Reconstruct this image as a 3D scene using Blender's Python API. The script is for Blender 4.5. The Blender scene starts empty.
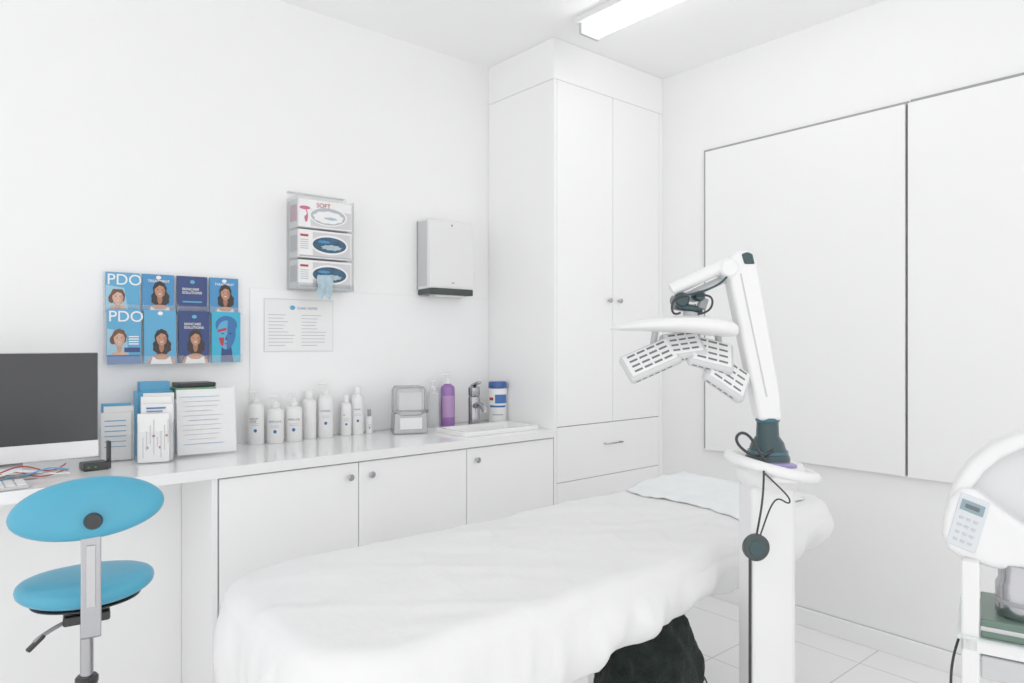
import bpy, bmesh, math, random
from mathutils import Vector, Matrix, noise
random.seed(4)
S=bpy.context.scene
S.view_settings.view_transform='Standard'
S.view_settings.look='None'
S.view_settings.gamma=1.25
H=2.768; WY=2.907; WX=3.135; YAW=math.radians(-40.35)

# ---------------- materials ----------------
MC={}
def mat(name,col,rough=.5,metal=0.0,emit=None,es=0,alpha=1,bump=0,bscale=20,var=.015,vscale=6,trans=0,coat=0):
    if name in MC: return MC[name]
    m=bpy.data.materials.new(name); m.use_nodes=True
    nt=m.node_tree; b=nt.nodes['Principled BSDF']
    tc=nt.nodes.new('ShaderNodeTexCoord'); nz=nt.nodes.new('ShaderNodeTexNoise')
    nz.inputs['Scale'].default_value=vscale; nz.inputs['Detail'].default_value=3
    nt.links.new(tc.outputs['Object'],nz.inputs['Vector'])
    cr=nt.nodes.new('ShaderNodeValToRGB')
    cr.color_ramp.elements[0].position=.3; cr.color_ramp.elements[1].position=.7
    cr.color_ramp.elements[0].color=[max(0,c*(1-var)) for c in col]+[1]
    cr.color_ramp.elements[1].color=[min(1,c*(1+var)) for c in col]+[1]
    nt.links.new(nz.outputs['Fac'],cr.inputs['Fac'])
    nt.links.new(cr.outputs['Color'],b.inputs['Base Color'])
    b.inputs['Roughness'].default_value=rough; b.inputs['Metallic'].default_value=metal
    b.inputs['Alpha'].default_value=alpha
    b.inputs['Transmission Weight'].default_value=trans
    b.inputs['Coat Weight'].default_value=coat
    if emit: 
        b.inputs['Emission Color'].default_value=list(emit)+[1]; b.inputs['Emission Strength'].default_value=es
    if bump:
        n2=nt.nodes.new('ShaderNodeTexNoise'); n2.inputs['Scale'].default_value=bscale; n2.inputs['Detail'].default_value=4
        nt.links.new(tc.outputs['Object'],n2.inputs['Vector'])
        bp=nt.nodes.new('ShaderNodeBump'); bp.inputs['Strength'].default_value=bump; bp.inputs['Distance'].default_value=.01
        nt.links.new(n2.outputs['Fac'],bp.inputs['Height']); nt.links.new(bp.outputs['Normal'],b.inputs['Normal'])
    MC[name]=m; return m
WALL=mat('wall_paint',(.885,.885,.887),.7,bump=.03,bscale=60,var=.006)
WALLR=mat('wall_paint_light_offset',(.87,.87,.872),.7,bump=.03,bscale=60,var=.006)  # wall paint copy, colour darkened to offset the strong lamp light here
CEIL=mat('ceiling_paint',(.95,.95,.95),.8,var=.005)
CAB=mat('cabinet_laminate',(.915,.915,.917),.18,var=.004)
CTR=mat('counter_gloss',(.86,.86,.86),.10,var=.004,coat=.3)
PAN=mat('panel_white',(.86,.86,.86),.35,var=.004)
GAP=mat('shadow_gap_black',(.03,.03,.03),.8)
CHR=mat('chrome',(.40,.40,.42),.2,1)
STL=mat('brushed_steel',(.5,.5,.51),.3,1)
SHEET=mat('sheet_white',(.78,.78,.785),.55,bump=.45,bscale=13,var=.006)
WPL=mat('white_plastic',(.78,.78,.785),.3)
GPL=mat('grey_plastic',(.26,.27,.28),.4)
LGP=mat('light_grey_plastic',(.50,.51,.52),.4)
GAPG=mat('gap_grey',(.30,.30,.31),.7)
TEAL=mat('dark_teal_plastic',(.005,.032,.039),.35)
BLK=mat('black_plastic',(.008,.008,.010),.4)
BLUE=mat('blue_vinyl',(.035,.31,.48),.36,bump=.10,bscale=70,var=.05)
SCR=mat('screen_off',(.015,.015,.017),.3)
ACR=mat('clear_acrylic',(.88,.90,.92),.05,alpha=.08)
PAPER=mat('paper_white',(.83,.83,.83),.7)
INK=mat('ink_grey',(.11,.12,.14),.7)
INKL=mat('ink_pale',(.40,.43,.48),.7)
NAVY=mat('print_navy',(.004,.026,.14),.35)
MBL=mat('print_blue',(.008,.11,.33),.35)
LBL=mat('print_light_blue',(.06,.32,.57),.35)
SKY=mat('print_sky',(.025,.21,.47),.35)
SKIN=mat('print_skin',(.46,.21,.12),.5,var=.12,vscale=60); SKINL=mat('print_skin_pale',(.62,.36,.26),.5,var=.08,vscale=60)
HAIR=mat('print_hair_dark',(.012,.007,.006),.5,var=.4,vscale=90); HAIRB=mat('print_hair_brown',(.11,.04,.015),.5,var=.3,vscale=90)
RED=mat('print_red',(.38,.015,.02),.45); PINK=mat('print_pink',(.52,.10,.21),.45)
CYAN=mat('print_cyan',(.015,.36,.57),.4)
GRN=mat('green_print',(.008,.19,.055),.5)

# ---------------- helpers ----------------
def link(o,parent=None):
    S.collection.objects.link(o)
    if parent: o.parent=parent
    return o
def group(name,loc=(0,0,0),rz=0):
    e=bpy.data.objects.new(name,None); e.empty_display_size=.05
    e.location=loc; e.rotation_euler=(0,0,rz); return link(e)
def meshobj(name,verts,faces,m,parent=None,smooth=False,bevel=0,seg=3):
    me=bpy.data.meshes.new(name); me.from_pydata([tuple(v) for v in verts],[],faces); me.update()
    bm=bmesh.new(); bm.from_mesh(me); bmesh.ops.recalc_face_normals(bm,faces=bm.faces); bm.to_mesh(me); bm.free()
    me.materials.append(m); o=bpy.data.objects.new(name,me); link(o,parent)
    if smooth: 
        for p in me.polygons: p.use_smooth=True
    if bevel:
        b=o.modifiers.new('bevel','BEVEL'); b.width=bevel; b.segments=seg; b.limit_method='ANGLE'; b.angle_limit=math.radians(40)
        for p in me.polygons: p.use_smooth=True
        w=o.modifiers.new('wn','WEIGHTED_NORMAL'); w.keep_sharp=False
    return o
def boxd(x0,x1,y0,y1,z0,z1):
    v=[(x,y,z) for x in(x0,x1) for y in(y0,y1) for z in(z0,z1)]
    f=[(0,1,3,2),(4,6,7,5),(0,4,5,1),(2,3,7,6),(0,2,6,4),(1,5,7,3)]
    return v,f
def box(name,x0,x1,y0,y1,z0,z1,m,parent=None,bevel=0,seg=3):
    v,f=boxd(x0,x1,y0,y1,z0,z1); return meshobj(name,v,f,m,parent,bevel=bevel,seg=seg)
def cbox(name,c,s,m,parent=None,rot=(0,0,0),bevel=0):
    v,f=boxd(-s[0]/2,s[0]/2,-s[1]/2,s[1]/2,-s[2]/2,s[2]/2)
    o=meshobj(name,v,f,m,parent,bevel=bevel); o.location=c; o.rotation_euler=rot; return o
def multibox(name,lst,m,parent=None,bevel=0):
    V=[];F=[]
    for b in lst:
        v,f=boxd(*b); n=len(V); V+=v; F+=[tuple(i+n for i in q) for q in f]
    return meshobj(name,V,F,m,parent,bevel=bevel)
def lathe(name,prof,m,parent=None,loc=(0,0,0),rot=(0,0,0),seg=40,sx=1,sy=1):
    V=[];F=[]
    for r,z in prof:
        for i in range(seg):
            a=2*math.pi*i/seg; V.append((r*sx*math.cos(a),r*sy*math.sin(a),z))
    n=len(prof)
    for k in range(n-1):
        for i in range(seg):
            j=(i+1)%seg; F.append((k*seg+i,k*seg+j,(k+1)*seg+j,(k+1)*seg+i))
    F.append(tuple(range(seg))[::-1]); F.append(tuple((n-1)*seg+i for i in range(seg)))
    o=meshobj(name,V,F,m,parent)
    for p in o.data.polygons: p.use_smooth=len(p.vertices)==4
    e=o.modifiers.new('es','EDGE_SPLIT'); e.split_angle=math.radians(38)
    o.location=loc; o.rotation_euler=rot; return o
def tube(name,pts,r,m,parent=None,closed=False,res=4,smooth=True):
    c=bpy.data.curves.new(name,'CURVE'); c.dimensions='3D'; c.bevel_depth=r; c.bevel_resolution=res; c.use_fill_caps=True
    s=c.splines.new('NURBS' if smooth else 'POLY'); s.points.add(len(pts)-1)
    for p,q in zip(s.points,pts): p.co=(*q,1)
    s.use_cyclic_u=closed
    if smooth: s.order_u=min(4,len(pts)); s.use_endpoint_u=not closed; s.resolution_u=8
    c.materials.append(m)
    o=bpy.data.objects.new(name,c); link(o,parent); return o
def extr(name,pts,y0,y1,m,parent=None,bevel=0,seg=3):
    n=len(pts); V=[(x,y0,z) for x,z in pts]+[(x,y1,z) for x,z in pts]
    F=[tuple(range(n)),tuple(range(n,2*n))[::-1]]+[(i,(i+1)%n,n+(i+1)%n,n+i) for i in range(n)]
    return meshobj(name,V,F,m,parent,bevel=bevel,seg=seg)
def flat(name,pts,y,m,parent=None):
    return meshobj(name,[(x,y,z) for x,z in pts],[tuple(range(len(pts)))],m,parent)
def ell(cx,cz,rx,rz,n=28,clip=None,a0=0,a1=2*math.pi,taper=0,wave=0):
    P=[]
    for i in range(n):
        a=a0+(a1-a0)*i/n; w=1+wave*math.sin(a*9)
        x=cx+rx*w*math.cos(a)*(1+taper*math.sin(a)); z=cz+rz*w*math.sin(a)
        if clip: x=min(max(x,clip[0]),clip[1]); z=min(max(z,clip[2]),clip[3])
        P.append((x,z))
    return P
def text(name,body,x,y,z,size,m,parent=None,rot=(math.pi/2,0,0),align='LEFT'):
    c=bpy.data.curves.new(name,'FONT'); c.body=body; c.size=size; c.align_x=align; c.extrude=.0002
    c.materials.append(m); o=bpy.data.objects.new(name,c); link(o,parent); o.location=(x,y,z); o.rotation_euler=rot; return o

# ---------------- room ----------------
box('wall_back',-1.6,WX+.1,WY,WY+.1,0,H,WALL)
box('wall_right',WX,WX+.1,-1.6,WY,0,H,WALLR)
box('ceiling',-1.6,WX+.1,-1.6,WY+.1,H,H+.1,CEIL)
fm=bpy.data.materials.new('floor_tile'); fm.use_nodes=True
nt=fm.node_tree; b=nt.nodes['Principled BSDF']
tc=nt.nodes.new('ShaderNodeTexCoord'); br=nt.nodes.new('ShaderNodeTexBrick')
br.offset=0; br.inputs['Scale'].default_value=1; br.inputs['Brick Width'].default_value=.42; br.inputs['Row Height'].default_value=.42
br.inputs['Mortar Size'].default_value=.003; br.inputs['Color1'].default_value=(.90,.90,.90,1); br.inputs['Color2'].default_value=(.885,.885,.89,1)
br.inputs['Mortar'].default_value=(.58,.58,.59,1)
nt.links.new(tc.outputs['Object'],br.inputs['Vector']); nt.links.new(br.outputs['Color'],b.inputs['Base Color'])
b.inputs['Roughness'].default_value=.2
box('floor',-1.6,WX+.1,-1.6,WY+.1,-.1,0,fm)
g=group('baseboard_right')
box('board',WX-.014,WX,-1.6,2.40,0,.082,CAB,g,bevel=.003)
box('shadow_line',WX-.004,WX,-1.6,2.40,.082,.0855,LGP,g)

# wall panels
g=group('sliding_wall_panel')
box('gap',WX-.012,WX-.001,1.142,2.130,.762,2.3135,GAPG,g)
box('board',WX-.03,WX-.012,1.149,2.110,.760,2.299,PAN,g,bevel=.002)
g=group('sliding_wall_panel')
box('gap',WX-.012,WX-.001,-.35,1.134,.762,2.316,GAPG,g)
box('board',WX-.034,WX-.012,-.34,1.137,.760,2.299,PAN,g,bevel=.002)
box('seam_shadow_strip',WX-.0125,WX-.0115,1.134,1.150,.762,2.299,GAP,g)

# ceiling light in view, plus an added unseen one behind the camera for fill
EM=mat('lamp_diffuser',(1,1,1),.5,emit=(1,1,.99),es=5)
for (x,y0,y1) in((2.31,.75,2.2),(.2,-1.2,.3)):
    g=group('fluorescent_ceiling_light')
    box('housing',x-.075,x+.075,y0,y1,H-.03,H-.0005,WPL,g,bevel=.004)
    box('diffuser',x-.055,x+.055,y0+.03,y1-.03,H-.075,H-.03,EM,g,bevel=.02)
    box('end_cap',x-.06,x+.06,y1-.03,y1-.012,H-.078,H-.03,LGP,g,bevel=.004)
    box('end_cap_front',x-.06,x+.06,y0+.012,y0+.03,H-.078,H-.03,LGP,g,bevel=.004)

# ---------------- tall cabinet ----------------
FY=2.403; CX=2.304; CR=WX-.035
g=group('tall_storage_cabinet')
box('carcass',CX+.002,WX-.001,FY+.02,WY-.001,.1,2.57,CAB,g)
box('plinth',CX+.02,WX-.001,FY+.06,WY-.001,0,.1,CAB,g)
box('bulkhead',CX+.0005,WX-.001,FY+.001,WY-.001,2.572,H-.001,CAB,g)
box('side_panel',CX,CX+.018,FY,WY-.001,.0,2.57,CAB,g,bevel=.001)
box('gap_backing',CX+.018,CR+.01,FY+.012,FY+.02,.1,2.57,GAPG,g)
box('filler_strip',CR+.003,WX-.001,FY+.001,FY+.02,.0,2.57,CAB,g)
box('door_left',CX+.020,2.7205,FY,FY+.014,.909,2.570,CAB,g,bevel=.0015)
box('door_right',2.7235,CR,FY,FY+.014,.909,2.570,CAB,g,bevel=.0015)
box('drawer_upper',CX+.020,CR,FY,FY+.014,.641,.905,CAB,g,bevel=.0015)
box('drawer_middle',CX+.020,CR,FY,FY+.014,.374,.638,CAB,g,bevel=.0015)
box('drawer_lower',CX+.020,CR,FY,FY+.014,.105,.371,CAB,g,bevel=.0015)
KN=[(.004,0),(.004,.012),(.012,.016),(.013,.022),(.010,.026)]
for i,x in enumerate((2.685,2.762)):
    lathe('knob_%d'%(i+1),KN,CHR,g,loc=(x,FY,1.527),rot=(math.pi/2,0,0),seg=20)
for i,z in enumerate((.80,.53,.26)):
    tube('handle_%d'%(i+1),[(2.655,FY,z),(2.655,FY-.022,z),(2.775,FY-.022,z),(2.775,FY,z)],.004,CHR,g,smooth=False)

# ---------------- base cabinets + counter ----------------
g=group('base_cabinet')
box('carcass',.748,CX-.003,FY+.02,WY-.001,.1,.74,CAB,g)
box('plinth',.76,CX-.003,FY+.06,WY-.001,0,.1,CAB,g)
box('end_panel',.740,.758,FY,WY-.001,0,.864,CAB,g,bevel=.001)
box('gap_backing',.76,CX-.004,FY+.012,FY+.02,.1,.864,GAPG,g)
xs=[.762,1.277,1.788,CX-.003]
CAB2=mat('cabinet_laminate_light_lift',(.94,.94,.942),.18,var=.004)  # same laminate, colour lightened in place of light missing on the low fronts
for i in range(3):
    box('door_%d'%(i+1),xs[i]+.002,xs[i+1]-.002,FY,FY+.014,.105,.858,CAB2,g,bevel=.0015)
for i,x in enumerate((1.235,1.325,1.835)):
    lathe('knob_%d'%(i+1),KN,CHR,g,loc=(x,FY,.808),rot=(math.pi/2,0,0),seg=20)
g=group('knee_space_panel')
box('panel',-.6,.739,2.756,2.775,0,.864,CAB2,g)
box('support_strip',-.6,-.58,2.45,2.756,0,.864,CAB,g)
sx0,sx1,sy0,sy1=1.84,2.25,2.475,2.69
g=group('countertop')
multibox('slab',[(-.62,sx0,2.388,WY-.001,.865,.90),(sx1,CX-.001,2.388,WY-.001,.865,.90),(sx0,sx1,2.388,sy0,.865,.90),(sx0,sx1,sy1,WY-.001,.865,.90)],CTR,g)
g=group('sink_basin')
def rrect(cx,cy,hx,hy,r,z,n=8):
    P=[]
    for (qx,qy,a0) in((1,1,0),(-1,1,90),(-1,-1,180),(1,-1,270)):
        for i in range(n+1):
            a=math.radians(a0+90*i/n); P.append((cx+qx*(hx-r)+r*math.cos(a),cy+qy*(hy-r)+r*math.sin(a),z))
    return P
cx,cy=(sx0+sx1)/2,(sy0+sy1)/2; hx,hy=(sx1-sx0)/2,(sy1-sy0)/2
rings=[rrect(cx,cy,hx+.022,hy+.022,.035,.9005),rrect(cx,cy,hx+.02,hy+.02,.035,.916),rrect(cx,cy,hx+.012,hy+.012,.03,.919),
 rrect(cx,cy,hx-.012,hy-.012,.03,.917),rrect(cx,cy,hx-.02,hy-.02,.03,.905),rrect(cx,cy,hx-.03,hy-.03,.04,.79),rrect(cx,cy,hx-.07,hy-.06,.03,.77)]
V=[];F=[];n=len(rings[0])
for r in rings: V+=r
for k in range(len(rings)-1):
    for i in range(n): F.append((k*n+i,k*n+(i+1)%n,(k+1)*n+(i+1)%n,(k+1)*n+i))
F.append(tuple((len(rings)-1)*n+i for i in range(n)))
o=meshobj('bowl',V,F,mat('ceramic',(.82,.82,.82),.1),g,smooth=True)
lathe('drain',[(.02,.771),(.02,.774),(.005,.773)],CHR,g,loc=(cx,cy,0))
FCH=mat('faucet_chrome',(.34,.34,.36),.14,1)
g=group('basin_mixer_faucet',(2.092,2.752,.9005))
lathe('base',[(.034,0),(.034,.006),(.029,.010),(.029,.135),(.027,.145),(.004,.15)],FCH,g)
tube('spout',[(0,0,.095),(-.02,-.05,.112),(-.03,-.10,.112),(-.034,-.13,.10),(-.035,-.135,.08)],.015,FCH,g)
lathe('cartridge',[(.027,.148),(.029,.155),(.029,.19),(.018,.20)],FCH,g)
cbox('lever',(-.012,-.03,.210),(.024,.095,.012),FCH,g,rot=(math.radians(-14),0,math.radians(-15)),bevel=.004)
g=group('glass_splashback')
box('pane',1.045,CX-.001,WY-.006,WY-.0005,.905,1.54,mat('splash_glass',(.875,.88,.885),.06,var=.003),g,bevel=.001)

# ---------------- brochure rack ----------------
g=group('brochure_wall_rack',(0,0,0))
rx0,rx1=.513,.997; cw=(rx1-rx0)/4
box('backing',rx0,rx1,WY-.006,WY-.001,1.232,1.574,ACR,g)
top=[('PDO',LBL,HAIRB,SKINL),('',SKY,HAIR,SKIN),('t',NAVY,None,None),('',SKY,HAIR,SKIN)]
bot=[('PDO',LBL,HAIRB,SKINL),('',LBL,HAIR,SKIN),('t',NAVY,HAIR,SKIN),('f',CYAN,None,None)]
LIPS=mat('print_lips',(.36,.07,.06),.4)
SKSH=mat('print_skin_shadow',(.33,.13,.07),.5); SKSHL=mat('print_skin_pale_shadow',(.50,.26,.18),.5)
def person(x0,x1,z0,z1,y,hair,skin,k,s,longh=True):
    w=x1-x0; c=(x0,x1,z0,z1); cx=(x0+x1)/2+.004; cz=z0+.52*(z1-z0)*s+.016
    r=.0205; sh=SKSH if skin==SKIN else SKSHL
    flat('hair_%s'%k,ell(cx,cz+.006,r*1.18,r*1.50,40,clip=c,wave=.03),y,hair,g)
    if longh: flat('hair_low_%s'%k,ell(cx+.002,cz-.024,r*1.55,r*1.75,44,clip=c,taper=-.15,wave=.05),y-.0002,hair,g)
    else: flat('hair_bun_%s'%k,ell(cx-r*1.0,cz-.004,r*.5,r*.8,20,clip=c),y-.0001,hair,g)
    flat('shoulder_%s'%k,ell(cx,z0-.004,w*.44,.042*s,clip=c),y-.0004,skin,g)
    if hair==HAIR: flat('vest_%s'%k,[(max(x0,cx-.038),z0),(min(x1,cx+.038),z0),(cx+.030,z0+.028*s),(cx+.014,z0+.016*s),(cx-.014,z0+.016*s),(cx-.030,z0+.028*s)],y-.0005,PAPER,g)
    flat('neck_%s'%k,ell(cx,cz-.030,r*.42,r*1.0,clip=c),y-.0006,sh,g)
    flat('face_%s'%k,ell(cx,cz-.001,r*.86,r*1.22,32,clip=c,taper=.16),y-.0008,skin,g)
    flat('cheek_shade_%s'%k,ell(cx+r*.62,cz-.004,r*.20,r*.75,20,clip=c),y-.0009,sh,g)
    flat('fringe_%s'%k,[(cx-r*.9,cz+.006),(cx-r*.75,cz+r*1.05),(cx,cz+r*1.35),(cx+r*.8,cz+r*1.0),(cx+r*.9,cz+.002),(cx+r*.6,cz+r*.80),(cx-r*.1,cz+r*1.03)],y-.001,hair,g)
    flat('lips_%s'%k,ell(cx,cz-.0122,r*.32,r*.15,clip=c),y-.001,LIPS,g)
    flat('smile_%s'%k,ell(cx,cz-.0118,r*.25,r*.08,clip=c),y-.0011,PAPER,g)
    flat('nose_%s'%k,ell(cx+.0006,cz-.0045,r*.10,r*.09,10,clip=c),y-.001,sh,g)
    for q in(-1,1):
        flat('eye_%s_%d'%(k,q),ell(cx+q*.0070,cz+.003,.0026,.0012,12,clip=c),y-.0012,HAIR,g)
        flat('brow_%s_%d'%(k,q),ell(cx+q*.0072,cz+.0068,.0036,.0006,12,clip=c),y-.0012,HAIR,g)
for row,(lst,z0,z1,y) in enumerate(((top,1.425,1.572,WY-.020),(bot,1.234,1.436,WY-.045))):
    for i,(kind,m,hair,skin) in enumerate(lst):
        x0=rx0+i*cw+.005; x1=x0+cw-.010; k='%d%d'%(row,i)
        box('leaflet_'+k,x0,x1,y,y+.010,z0,z1,m,g)
        yy=y-.0006
        if kind=='PDO':
            text('title_'+k,'PDO',x0+.003,yy,z1-.045,.056,PAPER,g)
            flat('pale_area_'+k,[(x0,z0),(x0+.075,z0),(x0+.06,z0+(.12 if row else .09)),(x0,z0+(.13 if row else .10))],yy,mat('print_pale_blue',(.26,.50,.66),.4),g)
            person(x0,x0+.070,z0+.02*row,z0+(.15 if row else .085),yy-.0002,hair,skin,k,.85,False)
            if row:
                multibox('copy_lines_'+k,[(x0+.07,x1-.008,yy-.0004,yy,z0+.10-q*.009,z0+.104-q*.009) for q in range(4)],PAPER,g)
                flat('badge_'+k,[(x0+.055,z0+.045),(x1-.004,z0+.045),(x1-.004,z0+.062),(x0+.055,z0+.062)],yy-.0016,NAVY,g)
                flat('band_'+k,[(x0,z0),(x1,z0),(x1,z0+.035),(x0,z0+.035)],yy-.0018,MBL,g)
        elif kind=='f':
            cxx=(x0+x1)/2
            flat('hair_'+k,ell(cxx,z0+.150,.042,.036),yy,MBL,g)
            flat('neck_'+k,[(cxx-.022,z0+.003),(cxx+.028,z0+.003),(cxx+.018,z0+.07),(cxx-.018,z0+.07)],yy-.0001,NAVY,g)
            flat('head_'+k,ell(cxx,z0+.11,.036,.058,taper=.14),yy-.0002,LBL,g)
            flat('half_face_'+k,ell(cxx,z0+.11,.036,.058,24,a0=-math.pi/2,a1=math.pi/2,taper=.14),yy-.0004,MBL,g)
            flat('red_cheek_'+k,[(cxx-.030,z0+.10),(cxx-.008,z0+.10),(cxx-.012,z0+.065),(cxx-.022,z0+.07)],yy-.0006,RED,g)
            flat('red_brow_'+k,[(cxx-.034,z0+.13),(cxx+.0,z0+.14),(cxx+.0,z0+.128),(cxx-.034,z0+.120)],yy-.0006,RED,g)
            for q in(-1,1): flat('eye_%s_%d'%(k,q),ell(cxx+q*.015,z0+.116,.006,.0022),yy-.0009,HAIR,g)
            flat('nose_'+k,[(cxx-.001,z0+.112),(cxx+.004,z0+.09),(cxx-.005,z0+.09)],yy-.0009,NAVY,g)
            flat('lips_'+k,ell(cxx,z0+.075,.009,.003),yy-.0009,RED,g)
        else:
            if kind=='t' or not row: text('title_'+k,'SKINCARE\nSOLUTIONS' if kind=='t' else 'TREATMENT',x0+.018,yy,z1-(.055 if kind=='t' else .030),.0135,PAPER,g)
            flat('logo_'+k,ell((x0+x1)/2,z1-.022 if kind=='t' else z1-.012,.009,.007),yy-.0003,LBL if kind=='t' else PAPER,g)
            if hair: person(x0,x1,z0,z0+.15,yy-.0003,hair,skin,k,1.0 if row else .88)
            else: flat('stripe_'+k,[(x0+.02,z0+.045),(x1-.02,z0+.045),(x1-.02,z0+.05),(x0+.02,z0+.05)],yy,LBL,g)
        box('pocket_'+k,x0-.003,x1+.003,y-.010,y-.008,z0-.002,z0+.03,ACR,g)
multibox('dividers',[(rx0+i*cw-.001,rx0+i*cw+.001,WY-.055,WY-.006,z0,z0+.035) for i in range(5) for z0 in(1.232,1.425)],ACR,g)

# ---------------- notice ----------------
g=group('paper_notice')
box('sheet',1.105,1.41,WY-.009,WY-.0065,1.278,1.496,PAPER,g)
L=[]
for c0 in(1.12,1.265):
    for r in range(10):
        L.append((c0,c0+random.uniform(.06,.12),WY-.0096,WY-.009,1.43-r*.0145,1.4325-r*.0145))
multibox('text_lines',L,INKL,g)
flat('logo',ell(1.225,1.463,.012,.01),WY-.0096,LBL,g)
text('heading','CLINIC NOTES',1.245,WY-.0096,1.457,.014,MBL,g)
box('laminate_frame',1.10,1.415,WY-.0065,WY-.006,1.273,1.501,mat('laminate_edge',(.66,.67,.68),.4),g)

# ---------------- glove dispenser ----------------
g=group('glove_box_dispenser')
x0,x1,yf=1.205,1.462,2.805
box('back_plate',x0,x1+.02,WY-.004,WY-.001,1.54,1.96,ACR,g)
multibox('side_plates',[(x0-.003,x0,yf-.005,WY-.001,1.54,1.93),(x1,x1+.003,yf-.005,WY-.001,1.54,1.93),(x0-.003,x1+.003,yf-.006,WY-.001,1.535,1.54),(x0,x1,yf-.006,yf-.003,1.54,1.565),(x0-.003,x1+.003,WY-.02,WY-.001,1.955,1.96)],mat('acrylic_grey',(.50,.53,.55),.1,alpha=.3),g)
GB=mat('glove_blue',(.012,.06,.12),.5,bump=.5,bscale=30,var=.4,vscale=40); GBL=mat('glove_pale',(.34,.48,.56),.5,var=.15,vscale=40)
GRB=mat('box_grey_print',(.58,.57,.59),.6)
for k in range(3):
    z0=1.545+k*.128; z1=z0+.118
    box('glove_box_%d'%(k+1),x0+.006,x1-.006,yf,WY-.006,z0,z1,PAPER,g,bevel=.002)
    cx=(x0+x1)/2+.012; cz=(z0+z1)/2
    if k<2:
        flat('front_tint_%d'%(k+1),[(x0+.07,z0+.008),(x1-.012,z0+.008),(x1-.012,z1-.008),(x0+.07,z1-.008)],yf-.0003,GRB,g)
        flat('opening_rim_%d'%(k+1),ell(cx+.006,cz,.086,.042),yf-.0006,PAPER,g)
        flat('opening_%d'%(k+1),ell(cx+.006,cz,.078,.034),yf-.0012,GB,g)
        flat('glove_fold_%d'%(k+1),ell(cx+.014,cz-.010,.045,.011,40,wave=.12),yf-.0018,GBL,g)
        flat('glove_fold_b_%d'%(k+1),ell(cx-.02,cz+.012,.028,.006,40,wave=.15),yf-.0018,SKY,g)
        flat('print_band_%d'%(k+1),[(x0+.01,z0+.004),(x1-.01,z0+.004),(x1-.01,z0+.010),(x0+.01,z0+.010)],yf-.0008,INKL,g)
        flat('print_red_%d'%(k+1),[(x0+.014,z1-.03),(x0+.05,z1-.03),(x0+.05,z1-.02),(x0+.014,z1-.02)],yf-.0006,RED,g)
        multibox('small_print_%d'%(k+1),[(x0+.014,x0+.05,yf-.001,yf,z1-.045-q*.009,z1-.042-q*.009) for q in range(5)],INKL,g)
    else:
        flat('front_tint',[(x0+.06,z0+.006),(x1-.01,z0+.006),(x1-.01,z1-.04),(x0+.06,z1-.04)],yf-.0003,GRB,g)
        flat('opening_rim',ell(cx,cz-.005,.088,.042),yf-.0006,PAPER,g)
        flat('opening',ell(cx,cz-.006,.08,.036),yf-.0012,INKL,g)
        flat('glove_fold',ell(cx,cz-.010,.068,.026,40,wave=.06),yf-.0018,PAPER,g)
        flat('glove_fold_c',ell(cx+.01,cz-.014,.03,.006,40,wave=.1),yf-.0020,GBL,g)
        text('brand_print','SOFT',x0+.085,yf-.0024,z1-.030,.028,RED,g)
        flat('flower_a',ell(x0+.035,cz+.022,.024,.008),yf-.0007,PINK,g); flat('flower_b',ell(x0+.04,cz-.012,.008,.026),yf-.0007,PINK,g); flat('flower_c',ell(x0+.028,cz+.0,.014,.014),yf-.0008,PAPER,g)
for k in range(3):
    z0=1.55+k*.128
    box('side_print_%d'%(k+1),x0+.0045,x0+.006,yf+.015,WY-.02,z0+.02,z0+.09,(PINK if k==2 else INKL),g)
V=[];F=[]
for i in range(13):
    for j in range(7):
        u=i/12; V.append((x0+.115+(j-3)*.0085*(1+.5*math.sin(u*3)+.15*math.sin(u*9+j)),yf-.006-.018*math.sin(min(1,u*1.6)*math.pi/2)-.005*math.sin(j*2.2+u*5),1.602-u*(.095+.012*math.sin(j*1.7))))
for i in range(12):
    for j in range(6): F.append((i*7+j,i*7+j+1,(i+1)*7+j+1,(i+1)*7+j))
meshobj('hanging_glove',V,F,GBL,g,smooth=True)

# ---------------- towel dispenser ----------------
g=group('paper_towel_dispenser')
x0,x1=1.859,2.124
pr=[(WY-.001,1.57),(WY-.001,1.912),(WY-.095,1.912),(WY-.108,1.90),(WY-.118,1.60),(WY-.11,1.575)]
n=len(pr); V=[(x0,y,z) for y,z in pr]+[(x1,y,z) for y,z in pr]
F=[tuple(range(n)),tuple(range(n,2*n))[::-1]]+[(i,(i+1)%n,n+(i+1)%n,n+i) for i in range(n)]
meshobj('cover',V,F,mat('dispenser_white',(.76,.76,.765),.3),g,bevel=.008)
box('outlet_tray',x0+.004,x1-.004,WY-.112,WY-.001,1.545,1.576,mat('dark_olive_plastic',(.02,.032,.028),.4),g,bevel=.004)
box('cover_side_trim',x0-.001,x0+.002,WY-.09,WY-.006,1.585,1.90,LGP,g)
box('cover_back_trim',x0-.0015,x0+.001,WY-.012,WY-.001,1.575,1.905,GPL,g)
box('view_slot',x0+.125,x0+.14,WY-.1185,WY-.11,1.60,1.606,GPL,g)
lathe('lock',[(.006,0),(.006,.003)],CHR,g,loc=((x0+x1)/2,WY-.106,1.885),rot=(math.pi/2,0,0),seg=16)
box('paper_edge',x0+.05,x1-.05,WY-.09,WY-.03,1.538,1.55,PAPER,g)

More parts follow.
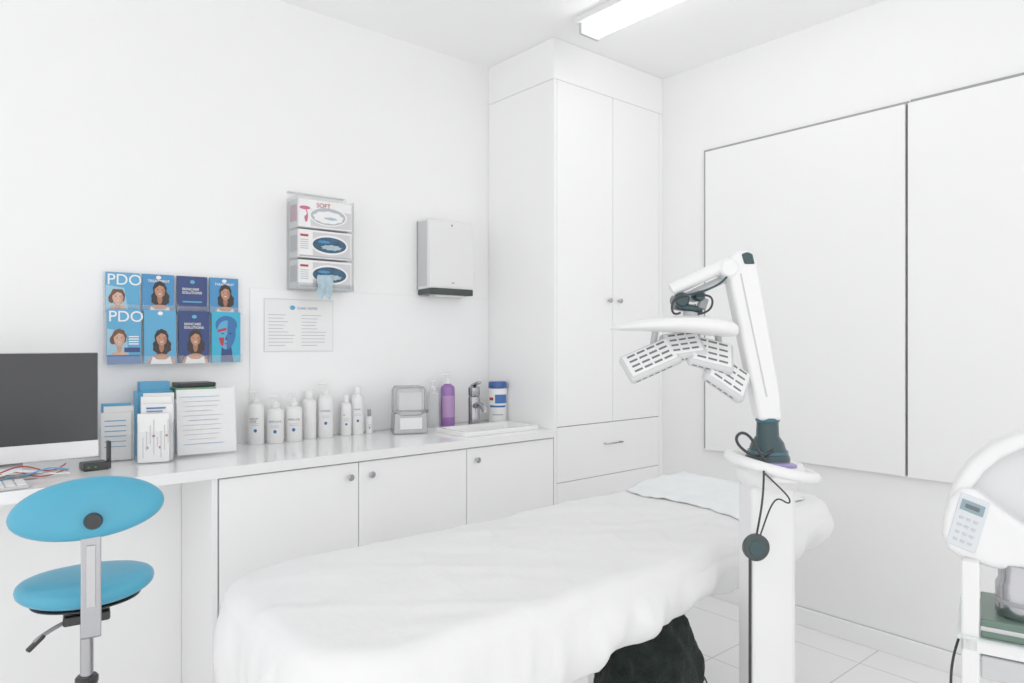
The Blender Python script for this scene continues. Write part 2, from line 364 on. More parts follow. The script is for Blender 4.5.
# ---------------- monitor ----------------
g=group('computer_monitor',(.183,2.61,0))
box('casing',-.265,.265,0,.022,.955,1.283,STL,g,bevel=.006)
box('screen',-.262,.262,-.002,.001,.998,1.281,SCR,g)
box('chin',-.265,.265,-.003,.02,.945,.998,mat('aluminium_satin',(.76,.76,.77),.35,.2),g,bevel=.002)
lathe('back_bulge',[(.2,0),(.15,.02),(.05,.035)],STL,g,loc=(0,.02,1.13),rot=(-math.pi/2,0,0),sy=.6)
cbox('stand_neck',(0,.06,1.0),(.13,.008,.2),STL,g,rot=(math.radians(-18),0,0),bevel=.002)
box('stand_foot',-.095,.095,-.05,.12,.9003,.908,STL,g,bevel=.003)
g=group('keyboard',(.03,2.455,.9005))
box('tray',-.19,.21,-.055,.055,0,.010,LGP,g,bevel=.004)
multibox('keys',[(-.184+i*.0262,-.184+i*.0262+.022,-.05+j*.02,-.05+j*.02+.017,.010,.014) for i in range(15) for j in range(5)],WPL,g,bevel=.001)
g=group('cable_tangle',(.26,2.56,.905))
for i,m in enumerate((RED,GPL,PAPER,RED,RED,LBL,PAPER)):
    P=[(-.22+j*.045,random.uniform(-.045,.04),random.uniform(.0,.035)) for j in range(8)]
    tube('cable_%d'%i,P,.0022,m,g)
g=group('usb_hub',(.44,2.62,.9005),.1)
box('body',-.040,.035,-.03,.03,0,.026,BLK,g,bevel=.006)
box('upright_dongle',.036,.044,-.015,.015,0,.09,BLK,g,bevel=.003)
multibox('indicator_lamps',[(-.03+i*.02,-.024+i*.02,-.0312,-.030,.010,.015) for i in range(2)],GRN,g)

# ---------------- leaflet stands on counter ----------------
def leaf_holder(name,x,y,w,d,h,rz,ms):
    g=group(name,(x,y,.9005),rz)
    multibox('holder',[(-w/2,w/2,-d/2,-d/2+.002,0,h*.55),(-w/2,w/2,d/2-.002,d/2,0,h),(-w/2,w/2,-d/2,d/2,0,.003)],ACR,g)
    multibox('holder_sides',[(-w/2,-w/2+.002,-d/2,d/2,0,h*.7),(w/2-.002,w/2,-d/2,d/2,0,h*.7)],MC['acrylic_grey'],g)
    for i,(m,hh) in enumerate(ms):
        yy=-d/2+.006+(d-.012)*i/max(1,len(ms)); ox=random.uniform(-.006,.006)
        box('leaflet_%d'%i,-w/2+.005+ox,w/2-.008+ox,yy,yy+(d-.02)/len(ms)*.8,.004,hh,m,g)
    return g
g=leaf_holder('leaflet_holder',.535,2.77,.105,.06,.17,-.2,[(PAPER,.17),(PAPER,.19),(LBL,.20)])
multibox('print',[(-.04,.025,-.0255,-.0245,.05+q*.018,.053+q*.018) for q in range(6)],LBL,g)
g=leaf_holder('brochure_holder',.635,2.665,.11,.11,.2,-.3,[(PAPER,.17),(PAPER,.20),(PAPER,.225),(PAPER,.235)])
multibox('instrument_prints',[(-.04+i*.011,-.037+i*.011,-.0502-(i%3)*.0004,-.0485,.02+(i*7%5)*.012,.09+(i*5%4)*.02) for i in range(8)],LGP,g)
multibox('red_marks',[(-.03+i*.02,-.022+i*.02,-.0504,-.0486,.05+(i%2)*.04,.058+(i%2)*.04) for i in range(4)],RED,g)
multibox('label_print',[(-.03,.03,-.030,-.0215,.185,.19),(-.03,.02,-.030,-.0215,.175,.178)],MBL,g)
g=group('leaflet_box',(.67,2.84,.9005),0)
box('carton',-.065,.055,-.035,.035,0,.235,LBL,g,bevel=.002); box('carton_front_print',-.05,.04,-.036,-.035,.19,.22,SKY,g)
multibox('card_tops',[(-.055,.045,-.03+i*.02,-.022+i*.02,.235,.27) for i in range(3)],LBL,g)
g=group('document_tray',(.80,2.83,.9005),0)
box('lower_tray',-.07,.08,-.06,.06,0,.20,WPL,g,bevel=.003)
box('green_folder',-.068,.07,-.058,.058,.2,.245,GRN,g,bevel=.003)
box('black_folder',-.06,.07,-.055,.055,.246,.262,BLK,g,bevel=.003)
g=group('acrylic_sign_stand',(.81,2.69,.9005),-.1)
cbox('printed_sheet',(0,0,.125),(.20,.003,.235),PAPER,g,rot=(math.radians(-8),0,0))
o=cbox('acrylic_cover',(0,-.003,.127),(.208,.002,.245),ACR,g,rot=(math.radians(-8),0,0))
box('foot',-.104,.104,-.03,.06,0,.003,ACR,g)
for q in range(11):
    z=.215-q*.017; cbox('line_%d'%q,(-.02+random.uniform(-.01,.01),-.003+(z-.125)*math.tan(math.radians(8)),z),(random.uniform(.08,.14),.0012,.0016),(LBL if q%5==0 else INKL),g,rot=(math.radians(-8),0,0))

# ---------------- bottles ----------------
def bottle(name,x,y,h,r,pump=False,cap=WPL,body=WPL,label=None,oval=.85,z=.9005,mark=None):
    g=group(name,(x,y,z),YAW*.6)
    hb=h-.055 if pump else h-.03
    lathe('body',[(r*.9,0),(r,.006),(r,hb*.86),(r*.93,hb*.93),(r*.5,hb*.985),(r*.42,hb)],body,g,sy=oval,seg=32)
    if pump:
        lathe('collar',[(r*.5,hb),(r*.5,hb+.014),(r*.2,hb+.018),(r*.15,hb+.038)],cap,g,seg=24)
        cbox('pump_head',(-.010,0,hb+.044),(.040,.016,.010),cap,g,bevel=.004)
    else: lathe('cap',[(r*.55,hb-.002),(r*.55,hb+.026),(r*.5,h)],cap,g,seg=24)
    if label:
        V=[];F=[];N=12
        for zz in(hb*.22,hb*.72):
            for i in range(N+1):
                a=-math.pi/2-.95+1.9*i/N; V.append(((r+.0006)*math.cos(a),(r+.0006)*oval*math.sin(a),zz))
        F=[(i,i+1,N+2+i,N+1+i) for i in range(N)]
        meshobj('label',V,F,label,g,smooth=True)
    if mark:
        text('label_text',mark,-r*.7,-r*oval-.0012,hb*.60,r*.34,INK,g)
        flat('label_emblem',ell(0,hb*.34,r*.2,r*.22),-r*oval-.0012,MBL,g)
        multibox('label_lines',[(-r*.5,r*.5,-r*oval-.0012,-r*oval-.0006,hb*.50-q*.007,hb*.50-q*.007+.0015) for q in range(2)],INKL,g)
    return g
bottle('lotion_pump_bottle',1.046,2.84,.225,.032,True,mark='SERUM\nCARE')
bottle('lotion_pump_bottle',1.121,2.825,.20,.034,True,mark='SKIN LAB')
bottle('lotion_pump_bottle',1.200,2.825,.205,.034,True,mark='SKIN LAB')
bottle('cream_bottle',1.283,2.86,.205,.030,False)
bottle('lotion_pump_bottle',1.352,2.845,.245,.032,True,mark='LOTION')
bottle('cream_bottle',1.452,2.85,.18,.024,False,mark='GEL')
bottle('toner_bottle',1.508,2.85,.215,.028,False,cap=WPL,mark='TONER')
bottle('small_dropper_bottle',1.562,2.84,.11,.016,False,cap=GPL,mark='A')
bottle('hand_soap_bottle',1.913,2.845,.235,.03,True,body=mat('clear_plastic',(.75,.78,.80),.1,alpha=.5))
bottle('lavender_sanitiser_bottle',1.992,2.835,.265,.035,True,body=mat('lavender',(.27,.12,.40),.25),cap=WPL,label=mat('lav_label',(.43,.24,.50),.4))
g=group('disinfectant_wipes_canister',(2.253,2.765,.9005))
lathe('tub',[(.044,0),(.046,.004),(.046,.178),(.044,.182)],PAPER,g)
lathe('lid',[(.047,.18),(.048,.184),(.048,.207),(.044,.214),(.01,.216)],mat('lid_blue',(.012,.07,.28),.3),g)
def cyl_patch(name,r,z0,z1,a0,a1,m,g):
    N=16; V=[(r*math.cos(a0+(a1-a0)*i/N),r*math.sin(a0+(a1-a0)*i/N),z) for z in(z0,z1) for i in range(N+1)]
    return meshobj(name,V,[(i,i+1,N+2+i,N+1+i) for i in range(N)],m,g,smooth=True)
ac=math.atan2(-2.81,-2.248)
cyl_patch('label_blue',.0466,.105,.150,ac-.3,ac+1.2,mat('lab_blue',(.02,.11,.40),.4),g)
cyl_patch('label_blue_thin',.0466,.085,.095,ac-1.0,ac+1.0,MBL,g)
cyl_patch('label_red',.0466,.12,.135,ac-1.1,ac-.5,RED,g)
cyl_patch('label_text_low',.0466,.045,.052,ac-.6,ac+.6,INKL,g)

# chrome / clear card-and-cotton dispenser
g=group('cotton_pad_dispenser',(1.712,2.745,.9005),-.35)
SB=mat('steel_bright',(.36,.37,.38),.25,.9)
extr('chrome_tub',[(-.076,0),(.076,0),(.078,.01),(.074,.092),(.066,.098),(.04,.085),(-.04,.085),(-.066,.098),(-.074,.092),(-.078,.01)],-.05,.04,SB,g,bevel=.005)
box('window_surround',-.050,.050,-.0515,-.049,.022,.072,WPL,g,bevel=.001)
multibox('white_cards',[(-.052,.052,-.036+i*.011,-.029+i*.011,.06,.185-.006*(i%3)) for i in range(6)],PAPER,g)
CLR=mat('clear_case',(.70,.73,.75),.06,alpha=.28)
multibox('clear_case',[(-.066,-.063,-.042,.042,.085,.205),(.063,.066,-.042,.042,.085,.205),(-.066,.066,.039,.042,.085,.205),(-.066,.066,-.042,-.040,.085,.205)],CLR,g)
tube('chrome_hoop',[(-.067,-.043,.09),(-.067,-.043,.195),(-.058,-.043,.210),(.058,-.043,.210),(.067,-.043,.195),(.067,-.043,.09)],.0045,SB,g,smooth=False)
tube('chrome_hoop_back',[(-.067,.043,.09),(-.067,.043,.195),(-.058,.043,.210),(.058,.043,.210),(.067,.043,.195),(.067,.043,.09)],.0045,SB,g,smooth=False)
box('lid',-.060,.060,-.043,.043,.207,.212,SB,g,bevel=.002)
tube('front_rail',[(-.076,-.045,.095),(-.076,-.062,.105),(.076,-.062,.105),(.076,-.045,.095)],.0045,SB,g,smooth=False)

# ---------------- stool ----------------
g=group('saddle_stool',(.322,2.025,0),math.radians(-9))
def cushion(name,rx,ry,t,m,loc,rot=(0,0,0),saddle=0,curve=0,par=None):
    n=14; V=[];F=[];seg=56
    for k in range(n+1):
        a=-math.pi/2+math.pi*k/n
        rr=abs(math.cos(a))**.55 if k not in(0,n) else .0001
        zz=math.copysign(abs(math.sin(a))**.8,math.sin(a))*t/2
        for i in range(seg):
            b=2*math.pi*i/seg; x=rx*rr*math.cos(b); y=ry*rr*math.sin(b)
            V.append((x,y,zz+saddle*(x/rx)**2+curve*(y/ry)**2))
    for k in range(n):
        for i in range(seg):
            j=(i+1)%seg; F.append((k*seg+i,k*seg+j,(k+1)*seg+j,(k+1)*seg+i))
    o=meshobj(name,V,F,m,par or g,smooth=True); o.location=loc; o.rotation_euler=rot; return o
cushion('seat',.151,.135,.062,BLUE,(0,0,.709),saddle=.006)
cushion('seat_base_plate',.12,.105,.012,BLK,(0,0,.676))
cushion('back_rest',.156,.070,.066,BLUE,(.004,-.185,.938),rot=(math.radians(68),math.radians(-3),0),saddle=-.02)
lathe('adjust_knob',[(.012,0),(.012,.018),(.017,.022),(.019,.034),(.015,.042)],BLK,g,loc=(.012,-.212,.920),rot=(math.pi/2,0,0),seg=28)
box('back_bracket',-.012,.028,-.216,-.209,.675,.890,CHR,g,bevel=.003)
box('bracket_inner',-.001,.017,-.2195,-.215,.72,.86,STL,g,bevel=.002)
box('bracket_arm',-.012,.028,-.216,.03,.650,.657,CHR,g,bevel=.003)
box('bracket_lower',-.012,.028,-.216,-.209,.650,.68,CHR,g,bevel=.003)
box('mechanism',-.05,.05,-.06,.06,.63,.655,BLK,g,bevel=.006)
tube('height_lever',[(-.03,-.03,.64),(-.07,-.06,.635),(-.095,-.075,.625),(-.105,-.08,.616)],.005,GPL,g)
cbox('lever_paddle',(-.102,-.08,.614),(.045,.016,.009),BLK,g,rot=(0,math.radians(-35),.5),bevel=.004)
lathe('gas_lift_outer',[(.024,.09),(.024,.46),(.020,.47)],CHR,g)
lathe('gas_lift_inner',[(.015,.46),(.015,.63)],CHR,g)
lathe('gas_lift_collar',[(.024,.462),(.026,.467),(.026,.477),(.022,.482)],BLK,g)
for i in range(5):
    a=2*math.pi*i/5+.3; c,s_=math.cos(a),math.sin(a)
    tube('base_leg_%d'%i,[(0,0,.10),(.12*c,.12*s_,.095),(.25*c,.25*s_,.07)],.016,CHR,g)
    lathe('caster_%d'%i,[(.012,-.011),(.025,-.009),(.025,.009),(.012,.011)],BLK,g,loc=(.25*c,.25*s_,.026),rot=(math.pi/2,0,a),seg=20)

# ---------------- treatment bed ----------------
BX,BY,BA,BB=1.562,1.505,1.012,.36
def perim(N,a,b,r):
    segs=[('l',(a,-b+r),(a,b-r)),('a',(a-r,b-r),0),('l',(a-r,b),(-a+r,b)),('a',(-a+r,b-r),90),('l',(-a,b-r),(-a,-b+r)),('a',(-a+r,-b+r),180),('l',(-a+r,-b),(a-r,-b)),('a',(a-r,-b+r),270)]
    P=[];Ls=[]
    for s in segs:
        Ls.append(math.dist(s[1],s[2]) if s[0]=='l' else math.pi/2*r)
    T=sum(Ls)
    for i in range(N):
        t=T*i/N
        for s,l in zip(segs,Ls):
            if t<l: break
            t-=l
        if s[0]=='l':
            u=t/l; p=(s[1][0]*(1-u)+s[2][0]*u,s[1][1]*(1-u)+s[2][1]*u)
            nx=(1,0) if s[1][0]==s[2][0] and s[1][0]>0 else (-1,0) if s[1][0]==s[2][0] else (0,1) if s[1][1]>0 else (0,-1)
        else:
            a_=math.radians(s[2])+t/r; nx=(math.cos(a_),math.sin(a_)); p=(s[1][0]+r*nx[0],s[1][1]+r*nx[1])
        P.append((p,nx,T*i/N))
    return P,T
N=420; P,T=perim(N,BA-.045,BB-.045,.14)
def sm(x,a,b):
    u=min(1,max(0,(x-a)/(b-a))); return u*u*(3-2*u)
def ridge(x,y,ang,fr,seed):
    c,s=math.cos(ang),math.sin(ang); u=c*x+s*y; v=-s*x+c*y
    return 1-abs(noise.noise(Vector((u*fr,v*fr*.28,seed))))*2
def ztop(x,y):
    z=.722+.026*sm(x,2.02,2.42)
    z+=.008*noise.noise(Vector((x*3,y*5,0)))+.003*noise.noise(Vector((x*9+y*4,y*14,3)))
    z+=.010*max(0,ridge(x,y,.9,5,2.2)-.55)+.010*max(0,ridge(x,y,-.5,6,8.2)-.6)
    return z
V=[];F=[];R=0
for k in range(1,49):
    s=k/48
    for (p,nx,t) in P:
        x=BX+p[0]*s; y=BY+p[1]*s; V.append((x,y,ztop(x,y)))
    R+=1
for a in(20,40,60,80,90):
    ar=math.radians(a)
    for (p,nx,t) in P:
        x=BX+p[0]+nx[0]*.045*math.sin(ar); y=BY+p[1]+nx[1]*.045*math.sin(ar)
        V.append((x,y,ztop(BX+p[0],BY+p[1])-.045*(1-math.cos(ar)))) 
    R+=1
K=20
for k in range(1,K+1):
    u=k/K
    for (p,nx,t) in P:
        x=BX+p[0]+nx[0]*.045; y=BY+p[1]+nx[1]*.045
        zt=ztop(BX+p[0],BY+p[1])-.045
        hem=.41+.14*sm(x,.8,1.5)+.03*sm(x,1.5,2.3)+.018*noise.noise(Vector((x*3,y*3,1)))
        ph=2*math.pi*t/T
        w=noise.noise(Vector((math.cos(ph)*6,math.sin(ph)*6,u*.8)))*.045+noise.noise(Vector((math.cos(ph)*16,math.sin(ph)*16,u*.8+5)))*.028
        w+=noise.noise(Vector((math.cos(ph)*40,math.sin(ph)*40,u*1.5+9)))*.007
        bul=.022*math.sin(u*math.pi*.75)-.045*u*u
        off=bul+w*u**.7*.85
        V.append((x+nx[0]*off,y+nx[1]*off,zt*(1-u)+hem*u))
    R+=1
c=len(V); V.append((BX,BY,ztop(BX,BY)))
for i in range(N): F.append((c,i,(i+1)%N))
for k in range(R-1):
    for i in range(N): F.append((k*N+i,k*N+(i+1)%N,(k+1)*N+(i+1)%N,(k+1)*N+i))
g=group('treatment_bed')
o=meshobj('draped_sheet',V,F,SHEET,g,smooth=True)
so=o.modifiers.new('solid','SOLIDIFY'); so.thickness=.003; so.offset=-1
box('mattress',BX-BA+.08,BX+BA-.08,BY-BB+.075,BY+BB-.075,.60,.69,SHEET,g,bevel=.03)
box('bed_frame',BX-BA+.10,BX+BA-.12,BY-BB+.10,BY+BB-.10,.565,.60,WPL,g,bevel=.01)
box('pedestal',1.12,1.45,1.36,1.66,.06,.565,WPL,g,bevel=.02)
box('base_plate',.85,1.70,1.28,1.74,.012,.06,WPL,g,bevel=.015)
multibox('feet',[(x,x+.05,y,y+.05,0,.012) for x in(.88,1.62) for y in(1.31,1.66)],BLK,g)
V=[];F=[];nx_,ny_=40,50
x0,x1,y0,y1=2.10,2.47,1.24,1.825
for i in range(nx_+1):
    for j in range(ny_+1):
        x=x0+(x1-x0)*i/nx_; y=y0+(y1-y0)*j/ny_
        x2=x+.06*(y-y0)/(y1-y0)-.03+.012*math.sin(y*14); y2=y+.01*math.sin(x*20)
        e=min(i,nx_-i,j,ny_-j)/6; e=min(1,e)
        z=ztop(x2,y2)+.004+.012*e*(.55+.45*noise.noise(Vector((x*7,y*9,2))))+.006*noise.noise(Vector((x*22,y*22,4)))
        V.append((x2,y2,z))
for i in range(nx_):
    for j in range(ny_): a=i*(ny_+1)+j; F.append((a,a+1,a+ny_+2,a+ny_+1))
g=group('head_towel')
o=meshobj('cloth',V,F,mat('pale_blue_cloth',(.79,.82,.825),.8,bump=.3,bscale=25),g,smooth=True)
so=o.modifiers.new('solid','SOLIDIFY'); so.thickness=.003; so.offset=1

# dark blanket bundle beneath the bed
bm=bmesh.new(); bmesh.ops.create_icosphere(bm,subdivisions=6,radius=1)
for v in bm.verts:
    p=v.co.copy(); f=1+.10*noise.noise(p*2.2)+.06*noise.noise(p*5)+.035*math.sin(p.x*9+p.z*6+3*noise.noise(p*2))+.015*noise.noise(p*22)
    v.co=Vector((p.x*.19*f,p.y*.18*f,max(-.5,p.z)*.27*f))
zmin=min(v.co.z for v in bm.verts)
for v in bm.verts: v.co.z-=zmin
me=bpy.data.meshes.new('plush_bundle'); bm.to_mesh(me); bm.free()
for p in me.polygons: p.use_smooth=True
me.materials.append(mat('dark_green_plush',(.005,.012,.009),.95,bump=1,bscale=120,var=.5,vscale=25))
g=group('dark_plush_blanket',(1.945,1.56,.001)); o=bpy.data.objects.new('bundle',me); link(o,g)
tube('drawstring',[(.10,-.13,.20),(.13,-.17,.16),(.12,-.18,.08),(.16,-.19,.01)],.003,BLK,g)

# ---------------- LED therapy lamp ----------------
g=group('led_therapy_lamp',(1.757,1.0,0),YAW)
box('column',-.060,.060,-.058,.058,.06,.935,WPL,g,bevel=.016)
box('column_edge_strip',-.0655,-.059,-.054,-.048,.07,.80,BLK,g,bevel=.001)
box('column_base',-.16,.16,-.15,.15,.035,.075,WPL,g,bevel=.015)
for i,(a,b) in enumerate(((-1,-1),(1,-1),(1,1),(-1,1))):
    lathe('caster_%d'%i,[(.012,-.012),(.03,-.01),(.03,.01),(.012,.012)],BLK,g,loc=(a*.13,b*.12,.03),rot=(math.pi/2,0,0),seg=24)
lathe('deck',[(.058,.90),(.070,.93),(.088,.955),(.092,.975),(.085,.988),(.02,.990)],WPL,g,loc=(.008,0,0),sy=.9)
R_=[]
for i in range(24):
    a=2*math.pi*i/24; R_.append((.010+.110*math.cos(a),.115*math.sin(a)-.01,.977-.026*math.cos(a)+.004))
tube('handle_ring',R_,.0145,WPL,g,closed=True,res=6)
box('handle_link_front',-.03,.05,-.12,-.08,.955,.975,WPL,g,bevel=.006)
box('handle_link_back',-.03,.05,.07,.105,.955,.975,WPL,g,bevel=.006)
box('display_panel',-.02,.05,-.085,-.055,.988,.998,mat('violet_display',(.28,.23,.52),.3),g,bevel=.003)
lathe('pivot_base',[(.058,.988),(.058,1.005),(.050,1.02),(.042,1.045),(.030,1.062),(.027,1.13),(.02,1.135)],TEAL,g,loc=(.003,0,0))
lathe('pivot_ring',[(.052,1.012),(.054,1.016),(.052,1.024)],mat('teal_mid',(.010,.085,.12),.3),g,loc=(.003,0,0))
lathe('pivot_ring_upper',[(.030,1.10),(.032,1.104),(.030,1.112)],MC['teal_mid'],g,loc=(.003,0,0))
pil=[(-.028,1.105),(.032,1.105),(.027,1.18),(-.035,1.53),(-.046,1.556),(-.062,1.563),(-.088,1.560),(-.107,1.545),(-.113,1.52),(-.110,1.49)]
extr('tilting_pillar',pil,-.03,.03,WPL,g,bevel=.011,seg=4)
extr('pillar_groove',[(-.012,1.17),(-.008,1.17),(-.078,1.50),(-.082,1.50)],-.0312,-.029,LGP,g)
extr('pillar_cap',[(-.042,1.525),(-.048,1.552),(-.062,1.558),(-.078,1.552),(-.070,1.525)],-.034,.034,TEAL,g,bevel=.004)
def rod(name,a,b,r,m,yo=0):
    return tube(name,[(a[0],yo,a[1]),(b[0],yo,b[1])],r,m,g,smooth=False,res=6)
rod('upper_arm',(-.105,1.530),(-.262,1.456),.018,WPL,-.012)
rod('lower_arm_link',(-.105,1.492),(-.235,1.432),.011,LGP,.012)
lathe('arm_elbow',[(.020,-.036),(.026,-.03),(.026,.03),(.020,.036)],WPL,g,loc=(-.110,0,1.515),rot=(math.pi/2,0,0))
lathe('arm_joint',[(.015,-.036),(.020,-.03),(.020,.03),(.015,.036)],TEAL,g,loc=(-.236,0,1.430),rot=(math.pi/2,0,0))
lathe('arm_joint_small',[(.011,-.04),(.014,-.036),(.014,.036),(.011,.04)],TEAL,g,loc=(-.19,0,1.440),rot=(math.pi/2,0,0))
cbox('yoke',(-.215,-.005,1.408),(.075,.04,.018),TEAL,g,rot=(0,.15,0),bevel=.006)
cbox('yoke_clip',(-.178,-.015,1.420),(.022,.03,.030),GPL,g,rot=(0,.3,0),bevel=.005)
lathe('swivel_stem',[(.022,1.375),(.022,1.400),(.014,1.405),(.014,1.42)],LGP,g,loc=(-.205,0,0))
tube('joint_cable_left',[(-.23,-.045,1.44),(-.262,-.05,1.438),(-.275,-.05,1.405),(-.262,-.05,1.385),(-.245,-.05,1.395)],.0032,BLK,g)
tube('joint_cable_right',[(-.20,-.04,1.44),(-.165,-.05,1.445),(-.155,-.05,1.42),(-.17,-.05,1.395),(-.20,-.05,1.39)],.003,BLK,g)
tube('arm_cable',[(-.12,-.04,1.49),(-.15,-.045,1.455),(-.20,-.045,1.448),(-.235,-.04,1.44)],.003,TEAL,g)
xsH=[-.425,-.40,-.345,-.28,-.21,-.15,-.105,-.088]
zt=[1.356,1.364,1.377,1.386,1.389,1.384,1.372,1.355]
zb=[1.350,1.348,1.346,1.344,1.340,1.334,1.328,1.335]
hw=[.03,.07,.10,.115,.12,.115,.095,.05]
V=[];F=[];M=20
for x,a,b_,w in zip(xsH,zt,zb,hw):
    for i in range(M):
        t=2*math.pi*i/M; cz=(a+b_)/2; hz=(a-b_)/2
        V.append((x,w*math.copysign(abs(math.cos(t))**.6,math.cos(t)),cz+hz*math.copysign(abs(math.sin(t))**.7,math.sin(t))))
for k in range(len(xsH)-1):
    for i in range(M): F.append((k*M+i,k*M+(i+1)%M,(k+1)*M+(i+1)%M,(k+1)*M+i))
F.append(tuple(range(M))); F.append(tuple((len(xsH)-1)*M+i for i in range(M)))
o=meshobj('lamp_hood',V,F,WPL,g,smooth=True); ss=o.modifiers.new('ss','SUBSURF'); ss.levels=1; ss.render_levels=2
DG=mat('vent_grey',(.12,.125,.13),.6)
LED=mat('led_face',(.5,.45,.5),.3)
PSH=mat('panel_shell',(.54,.545,.55),.4)
def panel(k,c,w,d,rx,ry,rz=0):
    e=bpy.data.objects.new('panel_mount_%d'%k,None); e.empty_display_size=.02; link(e,g); e.location=c; e.rotation_euler=(math.radians(rx),math.radians(ry),math.radians(rz))
    box('panel_%d'%k,-w/2,w/2,-d/2,d/2,-.018,.010,PSH,e,bevel=.012,seg=4)
    box('panel_plateau_%d'%k,-w/2+.010,w/2-.010,-d/2+.010,d/2-.010,.008,.014,WPL,e,bevel=.003)
    B=[]
    nc=max(3,int((w-.03)/.026)); nr=4
    st=(w-.036)/nc
    for i in range(nc):
        for j in range(nr):
            x=-w/2+.018+i*st; y=-d/2+.020+j*(d-.040)/(nr-1)
            B.append((x+.003,x+st-.003,y-.0032,y+.0032,.0138,.0146))
    multibox('vents_%d'%k,B,DG,e)
    box('led_array_%d'%k,-w/2+.012,w/2-.012,-d/2+.01,d/2-.01,-.0195,-.0175,LED,e)
    B=[(-w/2+.014+i*.018,-w/2+.026+i*.018,-d/2-.0006,-d/2+.001,-.006,-.002) for i in range(int((w-.026)/.018))]
    multibox('edge_vents_%d'%k,B,DG,e)
panel(1,(-.322,-.03,1.270),.15,.090,50,-24)
panel(2,(-.232,-.02,1.308),.11,.095,44,-8)
panel(3,(-.160,-.03,1.285),.125,.100,50,14)
panel(4,(-.116,-.035,1.225),.125,.105,52,34)
for i,(a,b) in enumerate((((-.30,1.345),(-.31,1.285)),((-.20,1.345),(-.21,1.312)),((-.13,1.34),(-.12,1.27)))):
    rod('panel_bracket_%d'%i,a,b,.009,LGP,.01)
tube('pivot_cable',[(.0,-.05,1.03),(-.04,-.075,1.01),(-.09,-.08,1.03),(-.112,-.07,1.065),(-.085,-.06,1.085),(-.055,-.06,1.06),(-.045,-.08,1.02),(-.03,-.10,1.00)],.004,BLK,g)
tube('hang_cord_a',[(-.052,-.125,.99),(-.056,-.135,.93),(-.070,-.14,.86),(-.074,-.135,.83),(-.074,-.13,.82)],.0028,BLK,g)
tube('hang_cord_b',[(-.052,-.125,.985),(-.01,-.13,.945),(.022,-.12,.915),(.012,-.12,.90),(-.02,-.13,.93),(-.045,-.135,.89),(-.06,-.135,.84),(-.066,-.13,.82)],.0022,BLK,g)
lathe('hand_switch',[(.026,-.010),(.034,-.006),(.034,.006),(.026,.010)],mat('puck_dark',(.02,.03,.03),.45),g,loc=(-.074,-.13,.797),rot=(math.pi/2,0,.1),seg=32)
lathe('hand_switch_face',[(.022,0),(.020,.002)],TEAL,g,loc=(-.074,-.1405,.797),rot=(math.pi/2,0,.1),seg=32)

# ---------------- facial steamer on trolley ----------------
g=group('facial_steamer_trolley',(1.86,.518,0),math.radians(-74)); g.scale=(.85,.85,1)
multibox('posts',[(x,x+.040,y,y+.04,.05,.84) for x in(-.052,.30) for y in(-.14,.14)],WPL,g,bevel=.006)
multibox('rails',[(-.052,.340,-.14,-.115,.645,.675),(-.052,.340,.15,.175,.645,.675),(-.052,-.03,-.14,.175,.645,.675),(.31,.340,-.14,.175,.645,.675)],WPL,g,bevel=.004)
box('glass_shelf',-.06,.345,-.15,.185,.675,.681,mat('shelf_glass',(.75,.85,.83),.05,alpha=.45),g)
box('lower_shelf',-.05,.33,-.13,.165,.22,.235,WPL,g,bevel=.004)
for i,(x,y) in enumerate(((-.032,-.12),(.32,-.12),(-.032,.16),(.32,.16))):
    lathe('caster_%d'%i,[(.012,-.011),(.027,-.009),(.027,.009),(.012,.011)],BLK,g,loc=(x,y,.027),rot=(math.pi/2,0,0),seg=20)
hd=[(-.096,.885),(-.092,.925),(-.078,.965),(-.055,.992),(-.02,.990),(.03,.955),(.08,.925),(.15,.915),(.21,.90),(.215,.87),(.19,.835),(.02,.822),(-.05,.832),(-.083,.852)]
extr('steamer_body',hd,-.10,.07,WPL,g,bevel=.022,seg=5)
out=[(-.098,.90),(-.085,.955),(-.064,1.005),(-.032,1.050),(.013,1.090),(.07,1.118),(.13,1.128),(.19,1.11),(.235,1.06),(.25,.99),(.235,.92),(.20,.86)]
inn=[(.165,.88),(.195,.93),(.208,.99),(.198,1.045),(.165,1.08),(.125,1.094),(.08,1.086),(.035,1.062),(-.002,1.028),(-.030,.988),(-.045,.95),(-.055,.90)]
extr('steamer_arc',out+inn,-.075,.045,WPL,g,bevel=.013,seg=4)
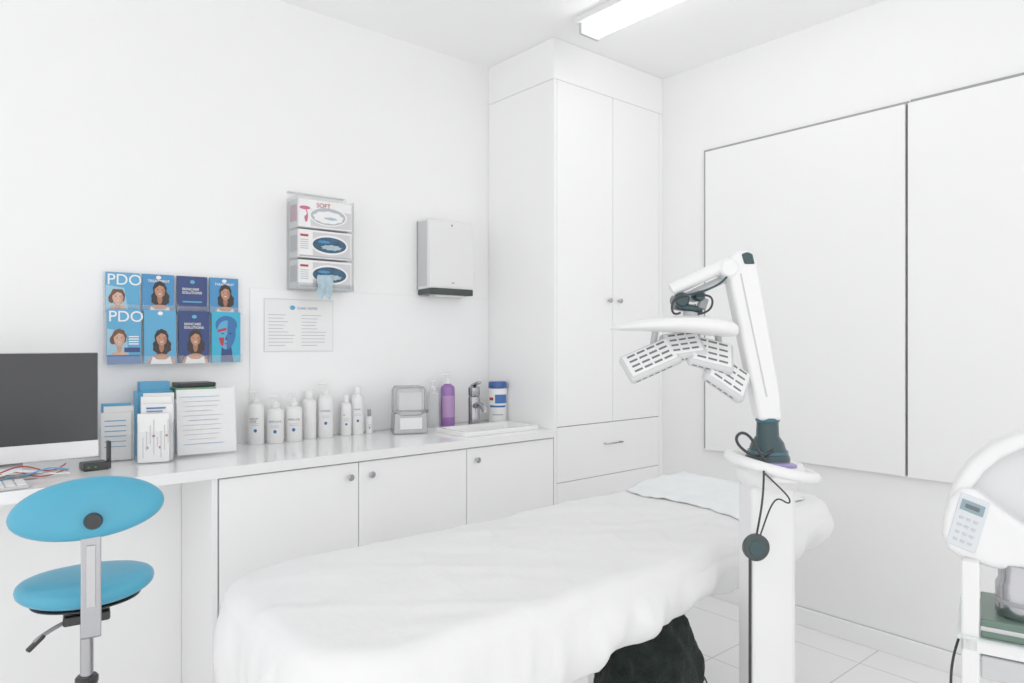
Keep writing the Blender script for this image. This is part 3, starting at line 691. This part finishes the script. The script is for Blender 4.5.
extr('arc_web',[(-.05,.93),(-.035,.985),(-.005,1.025),(.035,1.060),(.08,1.085),(.125,1.093),(.165,1.08),(.20,1.045),(.21,.99),(.19,.90),(.05,.90)],-.03,.015,mat('pale_recess',(.66,.67,.68),.4),g)
e=bpy.data.objects.new('control_panel_mount',None); link(e,g); e.location=(-.035,-.101,.925); e.rotation_euler=(0,math.radians(16),0)
cbox('control_plate',(0,0,-.008),(.066,.006,.120),mat('pale_grey_plate',(.62,.66,.70),.35),e,bevel=.0025)
cbox('lcd',(0,-.003,.028),(.052,.004,.024),mat('lcd_grey',(.20,.30,.34),.2),e,bevel=.001)
cbox('lcd_digits',(0,-.0055,.028),(.032,.001,.009),INK,e)
multibox('buttons',[(-.022+i*.016,-.012+i*.016,-.005,-.003,-.004-j*.017,.002-j*.017) for i in range(3) for j in range(4)],LGP,e,bevel=.001)
lathe('water_tank',[(.050,.722),(.054,.728),(.054,.79),(.048,.80),(.048,.835)],CHR,g,loc=(.075,-.06,0))
lathe('tank_band',[(.055,.75),(.056,.755),(.055,.76)],GPL,g,loc=(.075,-.06,0))
box('steriliser_box',-.01,.25,-.14,.10,.6815,.721,mat('green_steel',(.09,.155,.12),.3,.3),g,bevel=.004)
box('steriliser_silver_trim',-.011,.251,-.1415,-.10,.696,.706,STL,g,bevel=.002)
box('lower_box',-.01,.25,-.135,.10,.590,.640,LGP,g,bevel=.006)
tube('nozzle_arm',[(.2,-.03,1.08),(.3,-.08,1.15),(.42,-.12,1.18)],.018,WPL,g)
tube('power_cord',[(-.06,.02,.62),(-.075,.0,.58),(-.08,-.02,.52),(-.072,-.04,.42),(-.09,-.05,.25),(-.10,-.05,.01)],.0035,BLK,g)

# ---------------- world / camera ----------------
w=bpy.data.worlds.new('world'); S.world=w; w.use_nodes=True
w.node_tree.nodes['Background'].inputs['Color'].default_value=(1,1,1,1); w.node_tree.nodes['Background'].inputs['Strength'].default_value=1.42
cam=bpy.data.cameras.new('camera'); cam.lens=24.57; cam.sensor_width=36; cam.clip_start=.02
co=bpy.data.objects.new('camera',cam); link(co); co.location=(0,0,1.318); co.rotation_euler=(math.pi/2,0,YAW)
S.camera=co
